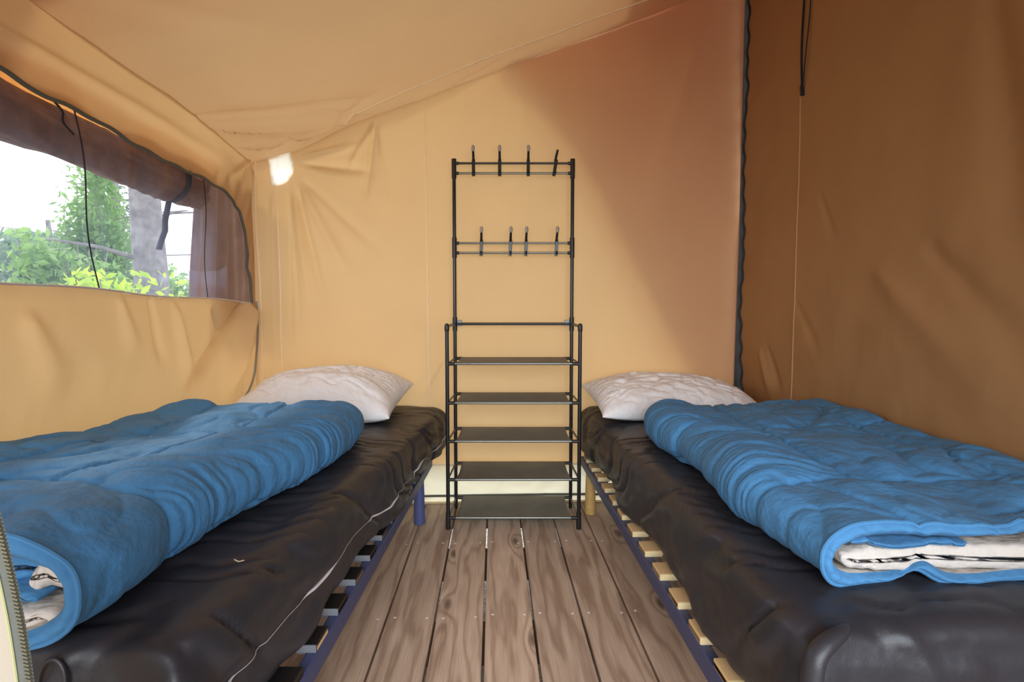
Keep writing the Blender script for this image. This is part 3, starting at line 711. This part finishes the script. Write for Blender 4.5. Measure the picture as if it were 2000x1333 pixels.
# inner layers seen in the open ends
def inner_fold(root, side, xa, xb, ya, yb, zc, H, m1, wav, seed, name, thick_end=.0):
    n = 90; m = 60; V = []
    yy = np.linspace(ya, yb, m)
    for y in yy:
        for k in range(n):
            a = k / n * 2 * math.pi; c, s = math.cos(a), math.sin(a)
            u_ = .5 - .5 * np.sign(c) * abs(c) ** .45; X_ = xa + (xb - xa) * u_
            Zz = zc + np.sign(s) * abs(s) ** .7 * H / 2 + wav * math.sin(u_ * 9 + seed)
            V.append((X_, y, Zz))
    V = np.array(V)
    dz = .004 * ridge(fbm(V[:, 0] * 26, V[:, 1] * 9, seed=seed, o=2)) + .004 * fbm(V[:, 0] * 9, V[:, 1] * 9, V[:, 2] * 20, seed=seed + 1)
    V[:, 2] += dz; V[:, 1] += .010 * fbm(V[:, 0] * 24, V[:, 2] * 20, seed=seed + 2)
    F = [(i * n + j, i * n + (j + 1) % n, (i + 1) * n + (j + 1) % n, (i + 1) * n + j) for i in range(m - 1) for j in range(n)]
    # domed near end cap
    c0 = V[:n].mean(0); off = len(V); V = list(V); rings = 7
    for q in range(1, rings):
        f = 1 - q / rings
        for j in range(n):
            p = V[j]; o_ = V[(n - j) % n]; md = (p + o_) / 2
            V.append(np.array([p[0] * .97 + .03 * (xa + xb) / 2 if f < .5 else p[0], md[1] + (p[1] - md[1]) * f - .010 * math.sin(math.acos(f)), md[2] + (p[2] - md[2]) * f]))
    base = list(range(n))
    for q in range(1, rings):
        cur = [off + (q - 1) * n + j for j in range(n)]
        F += [(base[j], cur[j], cur[(j + 1) % n], base[(j + 1) % n]) for j in range(n)]; base = cur
    F += [(base[j], base[j + 1], base[(n - j - 1) % n], base[(n - j) % n]) for j in range(1, n // 2 - 1)]
    return mesh_obj(name, V, F, m1, root)
inner_fold(dl, -1, -.625, -1.12, .790, 1.7, .588, .044, M_blue, .006, 5, 'inner_fold')
inner_fold(dl, -1, -.640, -1.12, .760, 1.7, .553, .022, M_blue, .003, 6, 'inner_fold')
inner_fold(dl, -1, -.605, -1.12, .752, 1.7, .524, .030, M_lining, .003, 8, 'inner_lining')
inner_fold(dl, -1, -.600, -.66, .775, 1.5, .575, .040, M_lining, .003, 9, 'inner_lining')
inner_fold(dr, 1, .585, 1.19, .872, 1.8, .536, .044, M_lining, .004, 12, 'inner_lining')
inner_fold(dr, 1, .60, .80, .868, 1.7, .566, .010, M_blue, .002, 14, 'inner_fold')

# ------------------------------------------------------------------ pillows
def pillow(name, label, c, hx, hy, T, rz, tilt, seed, pinch=.10, roll=0.0, zmin=.501):
    n = 130; V = []; F = []
    uu = np.linspace(-1, 1, n)
    U, Vv = np.meshgrid(np.sign(uu) * (1 - (1 - np.abs(uu)) ** 1.35), np.sign(uu) * (1 - (1 - np.abs(uu)) ** 1.35), indexing='ij')
    px = U * (1 - pinch * (1 - U ** 2) * 0 - pinch * (1 - Vv ** 2) * U ** 2 * -1 * 0) * (1 - .07 * (1 - np.abs(Vv) ** 2)  * np.abs(U) ** 3 * -0.3 - pinch * (1 - Vv ** 2) * 0)
    px = U * (1 - pinch * (np.abs(Vv) ** 2 * 0 + (1 - Vv ** 2)) * .6 * np.abs(U) ** 2 * 0 - .0)
    # corners stick out: shrink mid-edges
    px = U * (1 - pinch * .5 * (1 - np.abs(Vv) ** 2.5)) ; py = Vv * (1 - pinch * .6 * (1 - np.abs(U) ** 2.5))
    prof = ((1 - np.abs(U) ** 2.4) * (1 - np.abs(Vv) ** 2.4)).clip(0) ** .48
    x = px * hx; y = py * hy
    r_ = np.hypot(x, y); th_ = np.arctan2(Vv, U)
    edge_ = np.exp(-((1 - np.maximum(np.abs(U), np.abs(Vv))) / .35) ** 2) * prof ** .3
    wr = .007 * ridge(fbm(U * 9 - Vv * 2, Vv * 3.5, seed=seed, o=2)) * sm(np.abs(U), .2, .8) * 0 \
        + .009 * puffy(fbm(th_ * 7, r_ * 5, seed=seed + 1, o=2)) * edge_ + .010 * fbm(x * 7, y * 12, seed=seed + 2) * prof \
        + .012 * puffy(noise(x * 6 + y * 16 + noise(x * 9, y * 9), x * 8 - y * 5, seed=seed + 3)) * prof + .005 * puffy(noise(x * 14 + y * 36, x * 12 - y * 8, seed=seed + 6)) * prof
    zt = T * .62 * prof + wr * prof ** .3; zb = -T * .38 * prof + .004 * fbm(x * 9, y * 9, seed=seed + 5) * prof
    Vt = np.stack([x, y, zt], -1).reshape(-1, 3); Vb = np.stack([x, y, zb], -1).reshape(-1, 3)
    A = np.vstack([Vt, Vb])
    R = Matrix.Rotation(rz, 3, 'Z') @ Matrix.Rotation(tilt, 3, 'X') @ Matrix.Rotation(roll, 3, 'Y'); R = np.array(R)
    A = A @ R.T + np.array(c)
    lim = zmin; low = A[:, 2] < lim; A[low, 2] = lim + (A[low, 2] - lim) * .04
    F = grid_faces(n, n) + [f[::-1] for f in grid_faces(n, n, off=n * n)]
    o = mesh_obj(name, A, F, M_pillow)
    bm = bmesh.new(); bm.from_mesh(o.data); bmesh.ops.remove_doubles(bm, verts=bm.verts, dist=.0004); bmesh.ops.recalc_face_normals(bm, faces=bm.faces)
    bm.to_mesh(o.data); bm.free(); tag(o, label, 'pillow'); return o
pillow('pillow', 'plump white pillow at the head of the left bed under the half-moon vent', (-.745, 2.385, .558), .345, .235, .205, -.06, .16, 301, roll=-.02)
pillow('pillow', 'flatter ivory pillow at the head of the right bed beside the partition', (.80, 2.395, .545), .365, .235, .165, .03, .14, 333, roll=.03)

# ------------------------------------------------------------------ rack
rack = empty('shoe_rack', (-.200, 2.310, 0), -.033); tag(rack, 'tall black metal rack with hooks above five dark cloth shelves against the back wall', 'rack')
RW, RD = .571, .255
def rtube(name, pts, r, m=M_rack, par=rack, n=12): return MB().tube(pts, r, n).obj(name, m, par, True)
for x in (0.008, RW - .008):
    xb = x
    rtube('post', [(xb, RD, 0.0), (xb, RD, .55), (xb, RD, 1.10), (xb, RD, 1.662)], .0085)
    for (za, zb) in ((.86, .925), (1.205, 1.30), (1.575, 1.664)):
        rtube('sleeve', [(xb, RD, za), (xb, RD, zb)], .0112, M_plastic)
    MB().box((xb + (.022 if x < .1 else -.022), RD, .897), (.024, .006, .03), bev=.002).obj('bracket', M_clearcap, rack)
for x in (0, RW):
    rtube('post', [(x, 0, 0), (x, 0, .45), (x * 1.0, .0, .888)], .0085)
    rtube('foot', [(x, 0, .001), (x, 0, .075)], .0108, M_plastic)
    rtube('side_bar', [(x, 0, .888), (x + (.008 if x == 0 else -.008), RD, .893)], .0065)
    MB().lathe([(.004, 0), (.009, .002), (.0105, .008), (.0105, .026), (.008, .034), (.003, .037)], (x, 0, .865), 14).obj('cap', M_plastic, rack, True)
rtube('crossbar', [(.008, RD, .893), (RW - .008, RD, .893)], .0065, M_rack)
for z in (1.598, 1.644, 1.228, 1.274):
    rtube('crossbar', [(.008, RD, z), (RW - .008, RD, z)], .0052, M_racksteel if z in (1.598, 1.228, 1.274) else M_rack)
    for xa, xb in ((.008, .03), (RW - .03, RW - .008)): rtube('joint', [(xa, RD, z), (xb, RD, z)], .0078, M_plastic)
for z in (.728, .558, .390, .221, .051):
    for (yy, xa, xb) in ((0, 0, RW), (RD, .008, RW - .008)):
        rtube('shelf_bar', [(xa, yy, z), (xb, yy, z)], .0055, M_racksteel)
        for qa, qb in ((xa, xa + .034), (xb - .034, xb)): rtube('joint', [(qa, yy, z), (qb, yy, z)], .0078, M_plastic)
    for x in (0, RW):
        rtube('side_bar', [(x, 0, z), (x + (.008 if x == 0 else -.008), RD, z)], .0045, M_rack)
    # cloth shelf wrapped round both bars, sagging a little
    ns_, nd = 40, 26; V = []
    for i in range(ns_):
        x = .036 + (RW - .072) * i / (ns_ - 1)
        for j in range(nd):
            y = -.0066 + (RD + .0132) * j / (nd - 1)
            sag = .004 * math.sin(math.pi * j / (nd - 1)) * (1 + .5 * math.sin(x * 20 + z * 30))
            V.append((x + .004 * math.sin(j / (nd - 1) * math.pi) * (1 if i < ns_ / 2 else -1), y, z + .0062 - sag))
    top_ = len(V)
    V += [(p[0], p[1], p[2] - .0016) for p in V]
    F = grid_faces(ns_, nd) + [f[::-1] for f in grid_faces(ns_, nd, off=top_)]
    for i in range(ns_ - 1):
        for j in (0, nd - 1): a_, b_ = i * nd + j, (i + 1) * nd + j; F.append((a_, b_, b_ + top_, a_ + top_))
    for j in range(nd - 1):
        for i in (0, ns_ - 1): a_, b_ = i * nd + j, i * nd + j + 1; F.append((a_, b_, b_ + top_, a_ + top_))
    mesh_obj('shelf', V, F, M_shelf, rack)
def hook(x, zb, zt, lean=0.0, tip=True):
    """flat strap over both bars with an upper prong and a small lower one"""
    y = RD - .009
    h = MB(); M = Matrix.Rotation(lean, 3, 'Y')
    h.box((x, y - .002, (zb + zt) / 2), (.0155, .006, zt - zb + .032), M=M, bev=.0015)
    o = h.obj('hook', M_rack, rack)
    up = MB().tube([(x, y, zt + .006), (x + lean * .03, y - .012, zt + .030), (x + lean * .06, y - .030, zt + .050)], [.0062, .006, .0055], 10).obj('prong', M_rack, o, True)
    lo = MB().tube([(x, y - .003, zb - .006), (x, y - .020, zb - .008), (x, y - .026, zb + .004)], .004, 8).obj('prong', M_rack, o, True)
    if tip:
        MB().lathe([(.004, 0), (.0072, .003), (.0082, .010), (.0078, .022), (.004, .028)], (x + lean * .06, y - .030, zt + .044), 14).obj('tip', M_tip, o, True)
    return o
for px_, ln in ((.100, 0), (.222, 0), (.355, 0), (.480, .16)):
    hook(px_, 1.598, 1.644, ln, ln == 0)
for px_ in (.135, .272, .345, .488): hook(px_, 1.228, 1.274, .04)

# ------------------------------------------------------------------ things on the left wall and outside the window
P = curve_pts([(2.590, 1.0), (2.600, .93), (2.597, .84), (2.575, .74), (2.55, .66), (2.50, .60), (2.44, .565)], 70)
cx_ = np.maximum(left_x(P[:, 0], P[:, 1]), XL + .012) + .016
cord = MB().tube(np.stack([cx_, P[:, 0], P[:, 1]], -1), .0055, 8, flat=.6).obj('cord', M_greycord, None, True)
tag(cord, 'grey cord curving down the left wall from the window corner', 'cord')

# rolled blind outside, along the top of the window
def rolled_blind():
    root = empty('rolled_blind', (0, 0, 0)); tag(root, 'brown canvas blind rolled up outside along the top of the window', 'blind')
    m, n = 220, 56; V = []
    for i in range(m):
        y = .4 + (2.33 - .4) * i / (m - 1)
        cz = 1.462 + .006 * math.sin((y - .4) * 3.0); r0 = .061 + .004 * math.sin(y * 7)
        for j in range(n):
            a = 2 * math.pi * j / n
            r = r0 * (1 + .10 * math.cos(2 * a + y * 1.5))
            r += .007 * float(ridge(fbm(np.array([a * 2.2 + y * 3]), np.array([y * 3.0]), seed=401, o=2))[0]) + .004 * math.sin(6 * a + 5 * y)
            V.append((-1.235 + r * math.cos(a) * .85, y, cz + r * math.sin(a) * 1.12))
    F = [(i * n + j, i * n + (j + 1) % n, (i + 1) * n + (j + 1) % n, (i + 1) * n + j) for i in range(m - 1) for j in range(n)]
    F.append(tuple(range(n))); F.append(tuple((m - 1) * n + j for j in range(n - 1, -1, -1)))
    mesh_obj('roll', V, F, M_brown, root)
    yo = np.linspace(.5, 2.34, 120)[:, None]; vo_ = np.linspace(0, 1, 6)[None, :]
    grid_obj('rain_flap', -1.19 - .05 * vo_ + .006 * np.sin(yo * 21), yo + 0 * vo_, 1.575 - .075 * vo_ + .006 * np.sin(yo * 13 + 1) + 0 * yo, M_orange, root)
    for y in (2.12, .92):
        pts = [(-1.235 + .078 * math.cos(a), y, 1.458 + .082 * math.sin(a)) for a in np.linspace(math.pi * .9, -math.pi * .5, 20)]
        pts += [(-1.25, y - .004, 1.30), (-1.245, y - .015, 1.26), (-1.25, y - .035, 1.215), (-1.25, y - .05, 1.185)]
        MB().tube(pts, .011, 8, flat=.25).obj('strap', M_black, root, True)
    return root
rolled_blind()
# gathered curtain outside at the far end of the window
def side_curtain():
    nx, nz = 150, 60; V = []
    for i in range(nx):
        u_ = i / (nx - 1)
        for k in range(nz):
            z = .93 + (1.64 - .93) * k / (nz - 1)
            w_ = .30 + .05 * (1 - k / (nz - 1)) * 1.4
            y = 2.80 - (w_ + .14) * u_
            x = -1.215 + .026 * math.sin(u_ * 26 + .6 * math.sin(z * 5)) + .012 * math.sin(u_ * 61 + z * 3) - .02 * u_
            V.append((x - .02, y, z))
    o = mesh_obj('curtain', V, grid_faces(nx, nz), M_blind2); tag(o, 'gathered dark brown curtain at the far end of the mesh window', 'curtain'); return o
side_curtain()
# slanting reddish pole outside
pole = MB().tube([(-2.35, 4.35, -.38), (-2.28, 4.45, .8), (-2.21, 4.60, 1.9)], .030, 10).obj('pole', M_pole, None, True); tag(pole, 'slim reddish pole leaning outside the window beside the curtain', 'pole')

# ------------------------------------------------------------------ trees outside
LEAF = None
def leaf_cloud(name, pts, size, m, parent, seed, kind='stuff', elong=2.2):
    rng = np.random.RandomState(seed); n = len(pts); pts = np.asarray(pts)
    d = rng.normal(size=(n, 3)); d /= np.linalg.norm(d, axis=1)[:, None]
    e = rng.normal(size=(n, 3)); e -= d * (e * d).sum(1)[:, None]; e /= np.linalg.norm(e, axis=1)[:, None]
    s = size * rng.uniform(.6, 1.3, n)[:, None]
    a = pts - d * s * elong / 2; b = pts + e * s * .5; c = pts + d * s * elong / 2; f = pts - e * s * .5
    V = np.stack([a, b, c, f], 1).reshape(-1, 3); F = np.arange(n * 4).reshape(-1, 4)
    me = bpy.data.meshes.new(name); me.from_pydata(V.tolist(), [], F.tolist()); me.materials.append(m)
    o = bpy.data.objects.new(name, me); COL.objects.link(o); o.parent = parent; o['kind'] = kind; return o
def dir_pos(px, dist, y=None):
    a = math.atan((px - 964) / 1050.0); return (dist * math.tan(a), dist)
def crown(n, c, r, seed, clumps=14):
    rng = np.random.RandomState(seed); out = []
    cc = np.clip(rng.normal(size=(clumps, 3)), -1.25, 1.25) * np.array(r) * .55 + np.array(c)
    for k in range(n):
        q = cc[rng.randint(clumps)]; out.append(q + np.clip(rng.normal(size=3), -1.8, 1.8) * np.array(r) * .20)
    return out
def tree(name, label, px, dist, trunk_r, crown_c, crown_r, n, size, m, seed, height=9, clumps=14, lean=0.0):
    x, y = dir_pos(px, dist); root = empty(name, (x, y, -.38)); tag(root, label, 'tree')
    rng = random.Random(seed)
    pts = [(lean * k + rng.uniform(-.05, .05), rng.uniform(-.05, .05), height * k / 8) for k in range(9)]
    MB().tube(curve_pts(pts, 30), [trunk_r * (1.25 - .8 * k / 30) for k in range(31)], 14).obj('trunk', M_trunk, root, True)
    br = MB()
    for k in range(10):
        z = height * (.25 + .07 * k); a = rng.uniform(0, 6.28); L = rng.uniform(.6, 1.6)
        br.tube([(lean * z / height * 8, 0, z), (math.cos(a) * L * .5, math.sin(a) * L * .5, z + .15), (math.cos(a) * L, math.sin(a) * L, z + .2)], [trunk_r * .2, trunk_r * .12, .01], 5)
    br.obj('branches', M_trunk, root, True)
    leaf_cloud('foliage', crown(n, crown_c, crown_r, seed, clumps), size, m, root, seed)
    return root
tree('tree', 'broad grey trunked tree seen through the right part of the window', 312, 7.6, .19, (0, 0, 7.6), (1.6, 1.6, 1.4), 2500, .09, M_leafd, 11, 8)
tree('conifer', 'narrow feathery green tree standing left of the broad grey trunk', 218, 9.2, .09, (.0, 0, 2.1), (.55, .5, 1.9), 6500, .055, M_leafd, 12, 4.6, 34)
tree('slim_tree', 'thin dark tree close behind the feathery one, half hidden', 255, 14.5, .13, (0, 0, 3.0), (.35, .35, 1.5), 1500, .06, M_leafb, 13, 6.5, 22)
tree('distant_tree', 'far pale green tree low on the left of the window', 128, 18.5, .14, (0, 0, 2.9), (1.1, 1.1, .9), 3500, .09, M_leafb, 14, 4.3, 22)
def bush(label, px, dist, r, h, n, size, m, seed):
    x, y = dir_pos(px, dist); root = empty('bush', (x, y, -.38)); tag(root, label, 'bush')
    rng = random.Random(seed); st = MB()
    for k in range(9):
        a = rng.uniform(0, 6.28); q = rng.uniform(.2, .9)
        st.tube([(0, 0, 0), (math.cos(a) * r * q * .5, math.sin(a) * r * q * .5, h * .5), (math.cos(a) * r * q, math.sin(a) * r * q, h * .95)], [.02, .012, .005], 5)
    st.obj('stems', M_trunk, root, True)
    leaf_cloud('foliage', crown(n, (0, 0, h * .55), (r, r, h * .42), seed, 22), size, m, root, seed)
bush('bright lime leaved bush under the feathery tree', 235, 4.5, .40, 1.66, 1900, .045, M_leafl, 21)
bush('lime leaved bush in front of the broad trunk', 325, 5.5, .45, 1.68, 1400, .048, M_leafl, 22)
bush('mid green bush behind the broad trunk', 350, 12.2, 1.1, 2.35, 4000, .07, M_leafd, 23)
bush('dark blue green hedge bush at the left end of the window', 25, 13.2, 1.3, 3.1, 5000, .07, M_leafb, 24)
bush('grey green bush left of the feathery tree', 105, 10.6, .95, 2.75, 4400, .065, M_leafb, 25)
bush('yellow green bush between the grey green bush and the feathery tree', 165, 6.3, .5, 2.2, 3000, .06, M_leafd, 26)

# ------------------------------------------------------------------ hanging strap at the top right
st = MB(); ps = [(XP - .012, 2.122, 2.50), (XP - .014, 2.125, 2.2), (XP - .016, 2.130, 2.0), (XP - .014, 2.126, 1.86), (XP - .013, 2.120, 1.80)]
st.tube(curve_pts(ps, 30), [.005 + .004 * (k > 24) for k in range(31)], 8, flat=.5)
st.tube(curve_pts([(XP - .014, 2.118, 1.83), (XP - .016, 2.10, 1.95), (XP - .012, 2.085, 2.15), (XP - .012, 2.08, 2.5)], 24), .0028, 6)
tag(st.obj('strap', M_black, None, True), 'thin black strap hanging down the right partition from above', 'strap')
# bit of straw on the left mattress
sp = on_surface(ml, [(-.487, 1.0, .5), (-.478, .998, .5), (-.469, 1.001, .5)], (0, 0, -1), .001)
tag(MB().tube(sp, .0012, 6).obj('straw', M_straw, None, True), 'tiny pale bit of straw lying on the left mattress', 'straw')

# ------------------------------------------------------------------ zipped door flap at the lower left, close to the viewer
flap = empty('door_flap', (0, 0, 0)); tag(flap, 'cream canvas door flap edged with a metal zip at the lower left', 'door flap')
FY = .45
def ex(z): return -.409 + (.789 - z) * .126 + .003 * math.sin(z * 20)
zs = np.linspace(.02, 1.55, 120)
def strip(name, off0, off1, za, zb, m, nx=16, dy=0.0, wave=.010):
    z_ = np.linspace(za, zb, 90); V = []
    for z in z_:
        for k in range(nx):
            f = k / (nx - 1); x = ex(z) - off0 - (off1 - off0) * f
            V.append((x, FY + dy + wave * math.sin(f * 9 + z * 2) * f, z))
    return mesh_obj(name, V, grid_faces(90, nx), m, flap)
strip('zip_tape', -.002, .0115, .02, 1.55, M_greytape, 4, 0, 0)
strip('panel', .011, .13, .02, .742, M_creamflap, 30, .001, .012)
strip('upper_panel', .008, .13, .740, 1.55, M_tanflap, 30, .002, .012)
z_ = np.linspace(.02, .742, 60); MB().tube([(ex(z) - .0115, FY - .001, z) for z in z_], .0011, 6).obj('piping', M_yellow, flap, True)
tb = MB(); z = .03
while z < 1.5:
    tb.box((ex(z) - .0005, FY - .002, z), (.0052, .0028, .0017), M=Matrix.Rotation(.35, 3, 'Y')); z += .00335
tt = tb.obj('zip_teeth', M_zipteeth, flap); tt['kind'] = 'stuff'
